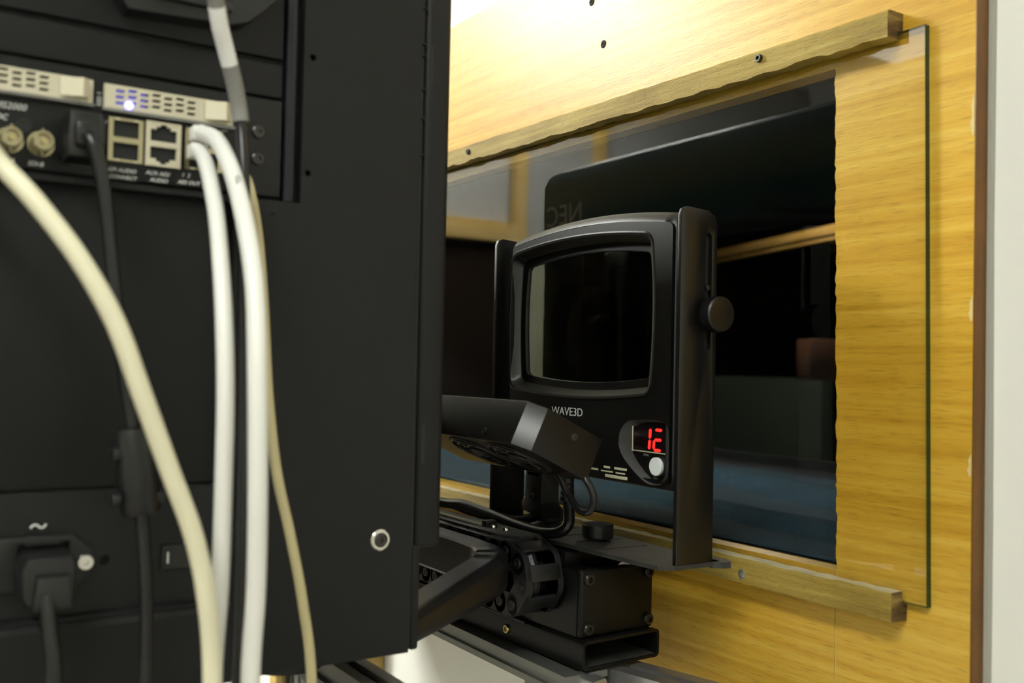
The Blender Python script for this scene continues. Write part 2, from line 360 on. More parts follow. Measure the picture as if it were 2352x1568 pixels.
for i in range(NX + 1):
    for j in range(NY + 1):
        u, v = i / NX, j / NY; x = HX0 + 3 + (HX1 - HX0 - 6) * u; y = 646 + 590 * v
        f = 15.0 * math.exp(-((v - .20 - .05 * math.sin(u * 5)) / .022) ** 2) + 22.0 * math.exp(-((v - .46 + .06 * math.sin(u * 7 + 1)) / .024) ** 2) + 8 * math.exp(-((v - .70 + .05 * math.sin(u * 6 + 2)) / .05) ** 2) + 1.2 * math.sin(u * 17 + v * 9) * math.sin(v * 21)
        e = 14 * max(0, v - .95) / .05
        g.append(bm.verts.new((x, y, HZ0 + 2.5 + max(0, f) + e)))
for i in range(NX):
    for j in range(NY):
        a = i * (NY + 1) + j; bm.faces.new((g[a], g[a + NY + 1], g[a + NY + 2], g[a + 1]))
ex = bmesh.ops.extrude_face_region(bm, geom=list(bm.faces)); bmesh.ops.translate(bm, verts=[q for q in ex['geom'] if isinstance(q, bmesh.types.BMVert)], vec=(0, 0, -1.5))
single('sill_cloth', bm, BLUE, 'crumpled blue cloth lying on the sill behind the glass', 'cloth', smooth=180)

# veneered panel round the port
pn = sroot('wall_panel', (-1100, 643, 1085)); pn['label'] = 'beech veneered panel around the projection window'
rag = []; z = 1250
while z < 1637:
    rag.append((HX1 + 3 + random.uniform(-.9, .9) - 7.5 * (z - 1250) / 387, z)); z += random.uniform(2.5, 6)
main_b = [(-388, 1085), (-388, 1839), (-2200, 1839), (-2200, 1085), (-1650, 1085), (-1650, 1637), (HX1 - 4.5, 1637)] + rag[::-1] + [(-497, 1250), (-497, 1085)]
part('board', P1(main_b, (), -643, -625, to_xz), VENEER, pn, 0)
part('board', P1(rect(-1649.4, -498.4, 1085, 1250), (), -643, -625, to_xz), VENEER, pn, 0)
part('joint_line', B1(-498.4, -497, 626, 642, 1085, 1250), CHIPB, pn, 0)
part('edge_band', B1(-388, -386.6, 624.8, 643, 1085, 1839, .4), BROWN, pn)
struct('trim_5', P1([(-386.6, 1085), (-383.9, 1085), (-383.2, 1300), (-384.2, 1500), (-383.4, 1700), (-384.3, 1839), (-386.6, 1839)], (), -643, -638, to_xz), CAULK, 'grey filler line beside the panel edge')
for zz, hh in ((1578, 15), (1446, 9), (1340, 8)):
    part('chip', P1([(-389.5, zz - hh), (-388.4, zz - hh * .9), (-388.4, zz + hh), (-390.5, zz + hh * .4), (-389.7, zz), (-391.2, zz - hh * .4)], (), -625, -624.7, to_xz), CHIPB, pn, 0)
HOLE = mat('drilled_hole', (0.006, 0.005, 0.004), 0.8)
for (x, zz) in ((-817, 1783), (-796, 1733)):
    part('screw', L1([(4.2, 0), (4.2, .5), (3.4, .9), (1.6, .9), (1.4, .3)], 16, faceNY(x, 625, zz), cap0=False), HOLE, pn)

# the glass
bm = P1([(-1690, 1239), (-417, 1239), (-423, 1648), (-1690, 1648)], (), -624.8, -619.5, to_xz)
me = to_mesh('window_1', bm, [GLASS, GEDGE], 0)
for p in me.polygons:
    if abs(p.normal.y) < .5: p.material_index = 1
wo = bpy.data.objects.new('window_1', me); COL.objects.link(wo); tag(wo, 'clear glass pane with green edge clamped over the opening', kind='structure')

def ragged_batten(name, x0, x1, zc0, zc1, h, label, seed, upper):
    """raw lath in front of the glass edge, rabbeted over it; zc0 / zc1 are its centre heights at both ends"""
    rnd = random.Random(seed); n = 120; bm = nb(); loops = []
    for i in range(n + 1):
        t = i / n; x = x0 + (x1 - x0) * t; zc = zc0 + (zc1 - zc0) * t
        j = lambda a: rnd.uniform(-a, a)
        if i in (0, n): j = lambda a: 0
        zt, zb = zc + h / 2, zc - h / 2
        if upper: pr = [(607, zb + j(1.3)), (619.2, zb + j(.8)), (619.2, 1649), (624.8, 1649), (624.8, zt), (609, zt + j(.5)), (607 + j(.3), zt - 1.5 + j(.4))]
        else: pr = [(607 + j(.3), zb + 1 + j(.3)), (609, zb), (624.8, zb), (624.8, 1238), (619.2, 1238), (619.2, zt + j(.6)), (607, zt + j(.8))]
        loops.append([(x, y, z) for y, z in pr])
    bridge(bm, loops, True, True); bmesh.ops.recalc_face_normals(bm, faces=bm.faces)
    tr = bmesh.ops.triangulate(bm, faces=[f for f in bm.faces if len(f.verts) > 4])
    r = thing(name, label, 'batten', ((x0 + x1) / 2, 613, min(zc0, zc1) - h / 2))
    o = part('lath', bm, [RAW, ENDG, DUST], r, 20)
    for p in o.data.polygons:
        if abs(p.normal.x) > .8: p.material_index = 1
        elif not upper and p.normal.z > .8: p.material_index = 2
    return r
bt = ragged_batten('wooden_batten', -1700, -444.5, 1666.6, 1652.5, 20.2, 'rough wooden batten holding the top edge of the glass', 3, True)
bb = ragged_batten('wooden_batten', -1700, -436, 1236.4, 1236.4, 21.2, 'rough wooden batten holding the bottom edge of the glass', 5, False)
nail = screw_mesh('nail_head', 3.4, 3.0, SCREWM, .5, 14)
for x, zz in ((-1034, 1660), (-566, 1657)): place('screw', nail, bt, faceNY(x, 607.2, zz))
for x, zz in ((-577, 1234), (-900, 1234)): place('screw', screw_mesh('flat_screw', 4.0, .8, SILV, .35, 16), bb, faceNY(x, 607.2, zz))

# ceiling lamps that light the booth
def lamp(x, y, lx, ly, st, label):
    r = thing('ceiling_lamp', label, 'lamp', (x, y, CEIL - 20))
    part('housing', B1(x - lx / 2 - 30, x + lx / 2 + 30, y - ly / 2 - 30, y + ly / 2 + 30, CEIL, CEIL + 60, 6), LAMPM, r)
    m = mat('lamp_light', (0.9, 0.9, 0.85), 0.5, emit=(0.985, 1.0, 0.935), estr=st)
    part('diffuser', B1(x - lx / 2, x + lx / 2, y - ly / 2, y + ly / 2, CEIL - 20, CEIL, 4), m, r)
lamp(*LAMPS[0], 'long ceiling lamp over the far end of the booth')
lamp(*LAMPS[1], 'long ceiling lamp behind the photographer')
lamp(*LAMPS[2], 'dim ceiling lamp near the back wall')

# ================================================================== PROJECTOR
PX, PXF = -595, -1295
pj = thing('cinema_projector', 'large black cinema projector with card slots, cables and a front handle', 'projector', (-945, -150, 1207))
PB = -650
part('body', B1(PXF, -606, PB, 316, 1207, 1700, 4), PROJ, pj)
bm = nb(); prism(bm, [(PXF + 20, 1700), (-606, 1700), (-620, 1719), (PXF + 34, 1719)], (), 650, -286, to_xz); part('top_cover', bm, PROJ, pj, 0)
to_yz = axes((0, 0, 0), (0, 1, 0), (0, 0, 1), (1, 0, 0))            # (u, v, d) -> (d, u, v)
BAY = rect(-250, 227, 1500, 1690); LOW = rect(-250, 186, 1256, 1497)
SP = part('side_panel', P1([(PB, 1207), (311, 1207), (311, 1719), (PB, 1719)], [BAY, LOW, circ(233, 1594, 2.2, 12), circ(231.5, 1520, 2.0, 12), circ(209, 1491.5, 0.9, 8)], -602, -595, to_yz), PROJ, pj, 25)
part('bay_back', B1(-606, -604.5, -252, 229, 1498, 1692), GROOVE, pj)
part('small_screw', L1([(3.6, 0), (3.6, .5), (2.4, .5), (2.0, .1)], 14, faceX(-601.5, 233, 1594), cap0=False), PROJ2, pj)
# slot covers and rail
for (z0, z1) in ((1590, 1690), (1565.5, 1586)): part('slot_cover', B1(-603, -598.6, -250, 214.5, z0, z1, .5), PROJ, pj)
rl = part('guide_rail', B1(-604, -596.4, 216.6, 222.6, 1500.5, 1690, .6), RAIL, pj)
part('rail_groove', B1(-596.6, -596.2, 219.2, 220.2, 1503, 1690), GROOVE, rl)
# handle block in the top slot
hb = part('module_grip', P1([(112, 1640), (112, 1607), (118, 1597), (178, 1600), (188, 1604), (206, 1622), (206, 1640)], (), -599, -583, to_yz, 2), PLAST, pj)
part('grip_lip', B1(-583.5, -578, 122, 176, 1606, 1611, 1.5), PLAST, hb)
part('grip_bolt', L1([(5, 0), (5, 3), (3.6, 4.2)], 16, faceX(-583, 197, 1625)), SCREWM, hb)

# media server card
mb = part('media_card', B1(-603, -598.0, -250, 214.5, 1503, 1563, .5), PROJ2, pj); CX = -598
def grille(y0, y1, z0, z1, latch, led):
    holes = []; ny = 7; x0 = y0 + 5; pw = (y1 - y0 - 10 - (17 if latch else 8)) / ny
    for c in range(ny):
        for r in range(3):
            a = x0 + c * pw; b = z0 + 3.0 + r * 3.4 + (.9 if c % 2 else 0) - .45
            holes.append([(a + .8, b), (a + pw - 1.4, b), (a + pw - .6, b + 1.7), (a + 1.6, b + 1.7)])
    fr = part('vent_module', P1(rect(y0, y1, z0, z1), holes, CX, CX + 3, to_yz), PALEM, mb, 0)
    part('vent_back', B1(CX - .5, CX + .6, y0 + 1, y1 - 1, z0 + 1, z1 - 1), NAVY, fr)
    part('vent_lip', B1(CX, CX + 4.5, y0 - 1, y1 + 1, z0 - 2.2, z0 - .4, .5), ALU, fr)
    la = part('latch', P1([(0, 0), (14, 0), (14, 4.5), (11, 6.5), (0, 1.5)], (), z0 + 1.5, z1 - 1, axes((CX + 2.6, y1 - 17, 0), (0, 1, 0), (1, 0, 0), (0, 0, 1))), PALEM, fr, 0) if latch else None
    return fr
grille(-50, 24, 1543.5, 1556.5, True, False)
v1 = grille(29, 103, 1543.5, 1556.5, True, False)
v2 = grille(109, 183, 1542.5, 1556, True, True)
part('blue_led_glow', L1([(2.3, 0), (2.3, .8), (1.5, 1.3)], 14, faceX(CX + 3.0, 122.5, 1545.2)), LEDB, mb)
part('blue_led_glow', B1(CX + .6, CX + .9, 112.5, 132, 1544.6, 1554.5), LEDD, mb)  # glowing patch stands in for LED light spilled into the vent holes
def jack_pair(y0, y1, z0, z1, m, keyed):
    ym = (y0 + y1) / 2; zm = (z0 + z1) / 2; h = (y1 - y0) / 2 - 2.6; holes = []
    for c0, c1, s in ((zm + 1.6, z1 - 1.4, 1), (z0 + 1.4, zm - 1.6, -1)):
        if keyed:
            q = [(ym - h, c0), (ym + h, c0), (ym + h, c1 - 3), (ym + h * .55, c1 - 3), (ym + h * .55, c1 - 1.3), (ym + h * .25, c1 - 1.3), (ym + h * .25, c1), (ym - h * .25, c1), (ym - h * .25, c1 - 1.3), (ym - h * .55, c1 - 1.3), (ym - h * .55, c1 - 3), (ym - h, c1 - 3)]
            if s < 0: q = [(u, c0 + c1 - v) for u, v in q][::-1]
            holes.append(q)
        else: holes.append(rect(ym - h, ym + h, c0, c1))
    o = part('network_jack', P1(rect(y0, y1, z0, z1), holes, CX - .2, CX + 2.6, to_yz), m, mb, 0)
    part('jack_inside', B1(CX - .4, CX + .2, y0 + .5, y1 - .5, z0 + .5, z1 - .5), GROOVE, o)
    for c0 in (z1 - 1.2, z0 + .3):
        for yy in (y0 + 3.2, y1 - 5.4): part('jack_light', B1(CX + 2.6, CX + 3.1, yy, yy + 2.6, c0, c0 + .9), PALEM, o)
    return o
jack_pair(112, 131, 1512.5, 1537.5, NICKEL, False)
jack_pair(132.5, 152.5, 1512.5, 1538.5, PALEM, True)
jack_pair(155, 177, 1513, 1538, NICKEL, False)
for y in (-45, -8, 24, 62, 77.5):
    bn = part('coax_socket', L1([(7.0, 0), (7.0, 1.2), (4.7, 1.2), (4.7, 6), (5.6, 6.5), (5.6, 12), (4.9, 12.8), (4.0, 12.8), (3.8, 8)], 22, faceX(CX, y, 1517), cap0=False), NICKEL, mb)
    for s in (-1, 1): part('bayonet_pin', L1([(1, 0), (1, 1.8)], 8, axes((CX + 8.5, y, 1517 + s * 5.2), (1, 0, 0), (0, 1, 0), (0, 0, s))), NICKEL, bn)
    part('centre_pin', L1([(1.2, 0), (1.2, 4.5)], 8, faceX(CX + 7, y, 1517)), BRASS, bn)
for y, z in ((69, 1526.5), (97, 1527.5)): part('card_screw', L1([(4, 0), (4, .8), (2.2, .8), (1.8, .2)], 16, faceX(CX, y, z), cap0=False), PLAST, mb)
for y, z in ((200, 1542), (200, 1525)): part('card_screw', L1([(4.2, 0), (4.2, 1.0), (3.4, 1.6), (1.6, 1.6), (1.3, .5)], 18, faceX(CX, y, z), cap0=False), SCREWM, mb)
tx = lambda b, s, y, z, m=PRINT, sh=.25, sx=1.0: text('print', b, s, faceX(CX + .05, y, z), m, mb, sh, sx)
tx('IMS2000', 4.9, 52.6, 1534.3); tx('DC', 4.2, 54.5, 1528.0); tx('SDI-A', 3.4, 56.5, 1505.2); tx('SDI-B', 3.4, 71.2, 1504.8); tx('HDMI 1', 3.2, 92.5, 1507.2, PRINTG)
tx('GPI AUDIO', 3.1, 112.6, 1507.0); tx('CONNECT', 3.1, 113.2, 1502.9); tx('AUX AES/', 3.2, 133.4, 1507.6); tx('AUDIO', 3.2, 135.8, 1503.6); tx('1  2', 3.2, 153.8, 1508.6); tx('AES OUT', 3.2, 151.8, 1504.3)
tx('L1', 3.0, 108.6, 1533.6)
text('print', 'SSD 1', 3.4, axes((CX + .05, 108.0, 1543), (0, 0, 1), (0, -1, 0), (1, 0, 0)), PRINT, mb)
tx('ETH', 2.8, 164, 1538.6, PRINTG); tx('GB1', 2.8, 176, 1539.2)

# lower side: cover plate, power panel, lip
part('blank_cover', B1(-605.4, -602.5, -250, 186, 1326.5, 1497, .6), PROJ, pj)
pp = part('power_panel', P1(rect(-250, 186, 1256, 1325), [circ(118, 1285, 2.8, 16), rect(149, 176, 1276, 1291)], -604, -600.8, to_yz), PROJ2, pj, 25)
part('power_back', B1(-606.5, -605.6, -250, 188, 1254, 1499), GROOVE, pj)
rk = part('rocker_switch', P1([(149.4, 0), (175.6, 0), (175.6, 1.2), (163, 3.6), (149.4, 4.6)], (), 1276.5, 1290.5, axes((-604, 0, 0), (0, 1, 0), (1, 0, 0), (0, 0, 1))), PLAST, pp, 0)
part('switch_mark', B1(-599.8, -599.2, 152.6, 153.4, 1280, 1286.5, mtx=None), PRINT, rk)
bm = nb(); tube(bm, [(-600.4, 79, 1305.6), (-600.4, 80.6, 1307.2), (-600.4, 82.4, 1307.0), (-600.4, 84, 1305.6), (-600.4, 85.6, 1305.8), (-600.4, 87, 1307.4)], .55, 6, 4); part('mains_symbol', bm, PRINT, pp)
part('bottom_lip', P1([(-595, 1253.2), (-595, 1207), (-591.5, 1207), (-591.5, 1250), (-593, 1253.2)], (), -190, 250, axes((0, 0, 0), (1, 0, 0), (0, 0, 1), (0, -1, 0))), PROJ, pj, 25)
wsh = part('panel_screw', L1([(7.0, 0), (7.0, 1.2), (6.2, 1.8), (4.9, 1.8), (4.7, .6)], 26, faceX(-595, 288, 1284), cap0=False, cap1=False), STEEL, pj)
part('screw_head', L1([(4.9, .2), (4.7, 1.6), (3.4, 2.4), (1.5, 2.4), (1.1, 1.2)], 20, faceX(-595, 288, 1284), cap0=False), SCREWM, wsh)
# front cover: frame round the lens bay
fc = part('front_cover', B1(-627, -597, 315, 336, 1275, 1700, 5, 3), PROJ, pj)
bm = nb(); prism(bm, [(314, 1590), (335, 1590), (336, 1592), (336, 1692), (334.5, 1699), (331, 1703.5), (328, 1706), (316, 1713.2), (311, 1715.5), (300, 1718), (288, 1719), (288, 1701), (314, 1701)], (), -1295, -601, to_yz)
cut = bmesh.ops.bisect_plane(bm, geom=list(bm.verts) + list(bm.edges) + list(bm.faces), plane_co=(-1295, 0, 1684), plane_no=(-36, 0, 25), clear_outer=True)
bmesh.ops.holes_fill(bm, edges=[e for e in bm.edges if e.is_boundary]); part('upper_fascia', bm, TEAL, pj)
part('front_side', B1(-1295, -1265, 315, 336, 1275, 1592, 5, 3), PROJ, pj)
part('front_sill', B1(-1290, -600, 315, 333, 1275, 1310, 5, 3), PROJ, pj)
part('lens_bay', B1(-1266, -626, 316, 319, 1308, 1592), BLACKF, pj)
part('lower_front', B1(-1290, -597.5, 313.5, 320, 1207, 1278, 2), PROJ, pj)
part('corner_groove', B1(-603, -598.5, 310, 314.5, 1209, 1719), GROOVE, pj)
for z in (1644, 1619, 1611, 1588, 1568, 1543): part('groove_rib', B1(-599, -596.2, 310.6, 314.6, z - .5, z + .5), PROJ, pj)
for z0, z1 in ((1593, 1619), (1333, 1359)): part('cover_slot', B1(-597.4, -596.9, 318.6, 321.0, z0, z1), GROOVE, fc)
lens = part('lens', L1([(98, 0), (98, 14), (84, 18), (84, 48), (78, 52), (70, 52), (66, 40)], 48, facePY(-945, 318, 1440), cap1=False), BLACKF, pj)
part('front_element', L1([(67, 36), (50, 43), (25, 47), (3, 48)], 40, facePY(-945, 318, 1440)), LENSG, lens)
bm = nb(); box(bm, -95, 95, -4, 14, -7, 7, 1.5, mtx=T(-808, 320, 1556) @ Matrix.Rotation(math.radians(3), 4, 'Y')); part('bay_trim', bm, GOLDT, pj)
bm = nb(); box(bm, -95, 95, -4, 10, -2.5, 2.5, .8, mtx=T(-808, 320, 1543) @ Matrix.Rotation(math.radians(3), 4, 'Y')); part('bay_trim', bm, GOLDT, pj)
bm = nb(); box(bm, -20, 20, -3, 15, -22, 22, 2, mtx=T(-752, 322, 1414) @ Matrix.Rotation(math.radians(6), 4, 'Y')); part('brown_block', bm, CARD, pj)
bm = nb(); tube(bm, [(-905, 326, 1590), (-820, 336, 1586), (-770, 334, 1578), (-700, 326, 1570)], 5, 10); part('bay_tube', bm, PLAST, pj)
text('maker_mark', 'NEC', 46, facePY(-1193, 336, 1622), PRINTM, pj, 0, 1.05, .3)
# carrying handle across the lower front
hp = [(-612, 316), (-620, 331), (-664, 417), (-673, 434), (-686, 447), (-705, 453), (-740, 455), (-1150, 455), (-1185, 453), (-1204, 447), (-1217, 434), (-1226, 417), (-1270, 331), (-1278, 316)]
bm = nb(); loops = []
H = [Vector((a, b)) for a, b in hp]
path = []
for i in range(len(H) - 1):
    for k in range(4): path.append(H[i].lerp(H[i + 1], k / 4))
path.append(H[-1])
for i, p in enumerate(path):
    t = (path[min(i + 1, len(path) - 1)] - path[max(0, i - 1)]).normalized(); nrm = Vector((t.y, -t.x))       # outward (+y / +x side)
    rise = (p.y - 316) / 139; zt = 1224 + 26 * rise; zb = 1202 + 14 * rise
    sec = [(0, zt - 7), (-.2, zt - 5.4), (-1.2, zt - 3.0), (-3.0, zt - 1.2), (-5.4, zt - .2), (-7, zt), (-8, zt), (-24.6, zt), (-25.4, zt), (-27, zt - 1.6), (-27, zt - 2.6), (-27, zb + 3), (-24, zb), (-6, zb), (-1.5, zb + 2), (0, zb + 6), (0, zb + 7)]
    sec = [(a + (2 if True else 0), b) for a, b in sec]
    loops.append([(p.x + nrm.x * -a * -1, p.y + nrm.y * -a * -1, b) for a, b in sec])
bridge(bm, loops, True, True); part('carry_handle', bm, HANDLE, pj, 40)
for x in (-1230, -660):
    for y in (-560, 250): part('foot', L1([(26, 0), (26, 8), (20, 12), (12, 12), (12, 16)], 20, T(x, y, 1191)), PLAST, pj)

# ================================================================== stand under the projector
def extr(bm, x0, x1, yc, zc, w=30, h=30, mtx=None):
    a, b, s = w / 2, h / 2, min(4, h / 5); d = min(5, h / 5)
    pr = [(-a, -b), (-s, -b), (-s, -b + d), (s, -b + d), (s, -b), (a, -b), (a, -s), (a - d, -s), (a - d, s), (a, s), (a, b), (s, b), (s, b - d), (-s, b - d), (-s, b), (-a, b), (-a, s), (-a + d, s), (-a + d, -s), (-a, -s)]
    prism(bm, [(u + yc, v + zc) for u, v in pr], (), x0, x1, mtx if mtx is not None else to_yz)
st = thing('projector_stand', 'dark slotted-profile stand carrying the black projector', 'stand', (-945, 0, FLOOR))
to_up = axes((0, 0, 0), (1, 0, 0), (0, 1, 0), (0, 0, 1))
for y in (299, -540):
    bm = nb(); extr(bm, -1290, -520, y, 1172, 26, 26); part('cross_rail', bm, DALU, st, 0)
for x in (-645, -1250):
    for y in (297, -540):
        bm = nb(); extr(bm, FLOOR, 1161, x, y, 30, 26, to_up); part('post', bm, DALU, st, 0)
for x in (-645, -1250):
    bm = nb(); extr(bm, -527, 284, x, 400, 30, 30, axes((0, 0, 0), (1, 0, 0), (0, 0, 1), (0, -1, 0)) @ Matrix.Scale(-1, 4, (0, 0, 1))); part('side_rail', bm, DALU, st, 0)

# ================================================================== slide for the 3D unit
RZ = math.radians(2.5)
sl = thing('linear_slide', 'black motorised slide rail with drag chain below the 3D filter unit', 'slide rail', (-660, 543, 1150), RZ)
ms = WM[sl.name]
def lp(name, bm, m, parent, smooth=30): bm.transform(ms); return part(name, bm, m, parent, smooth)
ch_o = rrect(-43, 43, 1, 25, 4, 3, m=2); ch_i = rrect(-40.5, 40.5, 3.5, 22.5, 2.5, 3, m=2)
lp('base_channel', P1(ch_o, [ch_i], -640, 9, to_yz), ANOD, sl, 25)
lp('lit_channel_floor', B1(-300, 7, -40, 40, 3.4, 3.9), PLATEM, sl)  # paler sheet added so the channel's inside reads as lit
lp('rail_body', B1(-620, -4, -40, 40, 25, 79, 2), ANOD, sl)
ep = lp('end_plate', B1(-4, 2, -40.5, 41.5, 25.2, 82, 2.5, 3), ANOD, sl)
sm = screw_mesh('cap_screw', 5.0, 3.4, SCREWM, .5, 22)
for y in (-33, 35):
    for z in (33, 74): place('cap_screw', sm, ep, ms @ faceX(2, y, z))
place('cap_screw', screw_mesh('brass_screw', 4.0, 2.4, BRASS, .62, 18), sl, ms @ faceNY(-98, -43, 12))
place('cap_screw', bpy.data.meshes['brass_screw'], sl, ms @ axes((-12, -40.4, 14), (0, 0, 1), (1, 0, 0), (0, 1, 0)))
lp('side_strip', B1(-620, -70, -44.6, -43, 22.5, 25, .3), ANOD, sl)
lp('carriage', B1(-185, -28, -34, 34, 79, 92, 1.5), ANOD, sl)
for x, y in ((-46, -36), (-46, -20), (-80, -36)): lp('carriage_block', B1(x - 6, x + 6, y - 5, y + 5, 79, 93, 1), PLAST, sl)
# drag chain: links along a loop standing on edge beside the rail
CY = 478; CXc, CZc, CR = -704, 1221, 20.5
bm = nb()
cap = capsule(-9, 0, 9, 0, 9.8, 7)
for y0, y1, sh in ((-18.5, -13, 0), (13, 18.5, 0)): prism(bm, cap, (), -y1, -y0, axes((0, 0, 0), (1, 0, 0), (0, 0, 1), (0, -1, 0)))
for z0, z1 in ((-9.8, -6.6), (6.6, 9.8)): box(bm, -7, 7, -17, 17, z0, z1, .8)
for y in (-19.2, 19.2): lathe(bm, [(4.6, -.8), (4.2, .8), (2.0, .8), (1.8, .2)], 12, axes((10, y, 0), (1, 0, 0), (0, 0, 1), (0, -1 if y < 0 else 1, 0)))
link_me = to_mesh('chain_link', bm, CHAIN)
def chain_at(s):
    """arc length s measured from the end of the bottom run; returns x, z, heading"""
    if s < 0: return CXc + s, CZc - CR, 0.0
    a = s / CR
    if a < math.pi: return CXc + CR * math.sin(a), CZc - CR * math.cos(a), a
    return CXc - (s - math.pi * CR), CZc + CR, math.pi
s = -17 * 19
while s < math.pi * CR + 19 * 6:
    x, z, a = chain_at(s); place('chain_link', link_me, sl, axes((x, CY, z), (math.cos(a), 0, math.sin(a)), (0, 1, 0), (-math.sin(a), 0, math.cos(a)))); s += 19
bm = nb(); tube(bm, [(-1000, CY - 3, CZc - CR), (-780, CY - 3, CZc - CR), (CXc, CY - 3, CZc - CR), (CXc + CR * .72, CY - 3, CZc - CR * .72), (CXc + CR, CY - 3, CZc), (CXc + CR * .72, CY - 3, CZc + CR * .72), (CXc, CY - 3, CZc + CR), (-800, CY - 3, CZc + CR)], 5, 10, 5); part('chain_cable', bm, CHAIN, sl)
cb = part('chain_bracket', P1([(-980, 462), (-735, 468), (-712, 478), (-712, 500), (-980, 494)], (), 1251.5, 1253.5), PLATEM, sl, 0)
part('bracket_strip', B1(-985, -775, 474, 480, 1253.5, 1255.5, .5), CREAMD, cb)  # plain pale strip along the bracket
bs = screw_mesh('bright_screw', 3.6, 2.6, STEEL, .45, 16)
for x, y in ((-762, 482), (-744, 484)): place('bright_screw', bs, cb, T(x, y, 1253.5))
part('small_clip', B1(-776, -768, 478, 490, 1253.5, 1259, 1), PLAST, cb)

# support beams below the slide
sb_ = thing('slide_support', 'grey aluminium profile frame carrying the slide rail', 'frame', (-760, 520, FLOOR))
bm = nb(); extr(bm, -1240, -650, 505, 1140, 44, 18, axes((0, 0, 0), (0, 1, 0), (0, 0, 1), (1, 0, 0))); part('long_beam', bm, ALU, sb_, 0)
r14 = T(-664, 548, 1130) @ Matrix.Rotation(math.radians(14), 4, 'Z')
bm = nb(); extr(bm, 0, 168, 0, 0, 36, 36, r14 @ to_yz); part('silver_beam', bm, SILV, sb_, 0)
bm = nb(); prism(bm, [(-26, -42), (10, -42), (20, -30), (20, 2), (13, 17), (-10, 19), (-16, 8), (-26, -4)], [capsule(-4, -14, -1, 2, 4.2)], 0, 16, axes((-650, 512, 1130), (.97, .24, 0), (0, 0, 1), (.24, -.97, 0)), 3); part('cast_bracket', bm, SILV, sb_, 30)
place('bracket_bolt', bs, sb_, axes((-653, 497, 1123), (.97, .24, 0), (0, 0, 1), (.24, -.97, 0)))
for x, y in ((-1235, 505), (-700, 508)):
    bm = nb(); extr(bm, FLOOR, 1131, x, y, 36, 36, to_up); part('post', bm, ALU, sb_, 0)

# ================================================================== 3D filter unit
fu = thing('filter_unit', 'black 3D projection filter unit with curved window and red digital display', 'filter unit', (-700, 548, 1245))
DX0, DX1, DZ0, DZ1 = -823, -579, 1303, 1527
def ol(i, y): return [(u, y, v) for u, v in rrect(DX0 + i, DX1 - i, DZ0 + i, DZ1 - i, max(2, 15 - i), 6, bt=8, m=14)]
bm = nb(); bridge(bm, [ol(1, 553), ol(0, 552), ol(0, 545), ol(.8, 540), ol(3, 535.5), ol(6.5, 532.2), ol(9, 531.2), ol(9.2, 533.5)], False, False)
prism(bm, [(u, v) for u, _, v in ol(1, 0)], [rrect(-818, -612, 1388, 1502, 8, 5, bt=6, bb=5, bs=2, m=12)[::-1]], -553.4, -552.8, to_xz)
part('housing', bm, DEV, fu, 30)
win_o = rrect(-816, -605, 1377, 1513, 12, 5, bt=6, bb=5, bs=3, m=12)
pod = [(-645.5, 1337), (-644, 1347), (-638, 1354), (-628, 1358), (-600, 1359.5), (-588, 1357), (-584, 1350), (-583.5, 1330), (-584.5, 1316), (-590, 1310), (-598, 1308), (-608, 1308), (-622, 1314.5), (-636, 1324), (-642, 1330)]
pod = [(p.x, p.y) for p in spline([(*q, 0) for q in pod + pod[:1]], 4)[:-1]]
fr_o = rrect(DX0 + 9.6, DX1 - 4.0, DZ0 + 4.5, DZ1 - 9.6, 6, 6, bt=8, m=14)
ff = part('face_plate', P1(fr_o, [win_o[::-1], pod[::-1]], -534, -530.6, to_xz), DEVF, fu, 25)
bm = nb()
wl = lambda i, y, zz=0: [(u, y, v) for u, v in rrect(-816 + i, -605 - i, 1377 + i, 1513 - i, max(3, 12 - i * .4), 5, bt=6, bb=5, bs=3, m=12)]
bridge(bm, [wl(0, 534.2), wl(0, 530.4), wl(1.2, 529.8), wl(3.0, 530.4), wl(4.5, 533), wl(7.5, 539.5), wl(8.5, 540.5), wl(15, 541), wl(15.5, 543), wl(15.6, 545)]); part('window_bezel', bm, DEVF, ff, 35)
part('window_pane', P1([(u, v) for u, v in rrect(-816 + 15.4, -605 - 15.4, 1377 + 15.4, 1513 - 15.4, 6, 5, bt=6, bb=5, bs=3, m=12)], (), -545, -543.5, to_xz), WPANE, fu, 0)
# back cell of the window so that the pane looks onto the port
# recessed display dish
cxp, czp = -590, 1334
inn = [(cxp + (x - cxp) * .80 + (.5 if x > -592 else 0), czp + (z - czp) * .93) for x, z in pod]
bm = nb(); bridge(bm, [[(x, 530.6, z) for x, z in pod], [(x, 535.4, z) for x, z in inn]], False, True); dd = part('display_dish', bm, [DISHM, DEVF], ff, 50)  # wall colour paler than the floor, painting in its lit crescent
for p in dd.data.polygons:
    if len(p.vertices) > 4: p.material_index = 1
ds = part('display', B1(-631, -588, 534.1, 535.2, 1333.5, 1353, .2), DISP, fu)
part('display_edge', B1(-631.8, -631, 533.7, 535.2, 1332.3, 1353, .2), LABELY, ds); part('display_edge', B1(-631.8, -588, 533.7, 535.2, 1332.7, 1333.5, .2), LABELY, ds)
def seg(a, b, wd=2.2):
    bm = nb(); (u0, v0), (u1, v1) = a, b; L = math.hypot(u1 - u0, v1 - v0); ang = math.atan2(v1 - v0, u1 - u0); h = wd / 2
    prism(bm, [(0, 0), (h, -h), (L - h, -h), (L, 0), (L - h, h), (h, h)], (), 0, .4, faceNY(0, 534.1, 0) @ T(u0, v0, 0) @ Matrix.Rotation(ang, 4, 'Z')); part('lit_segment', bm, LEDR, ds, 0)
k = .08
P = lambda u, v: (u + (v - 1335) * k, v)
seg(P(-610.6, 1335.2), P(-610.6, 1343.2), 2.5); seg(P(-610.6, 1344.0), P(-610.6, 1352.2), 2.5)
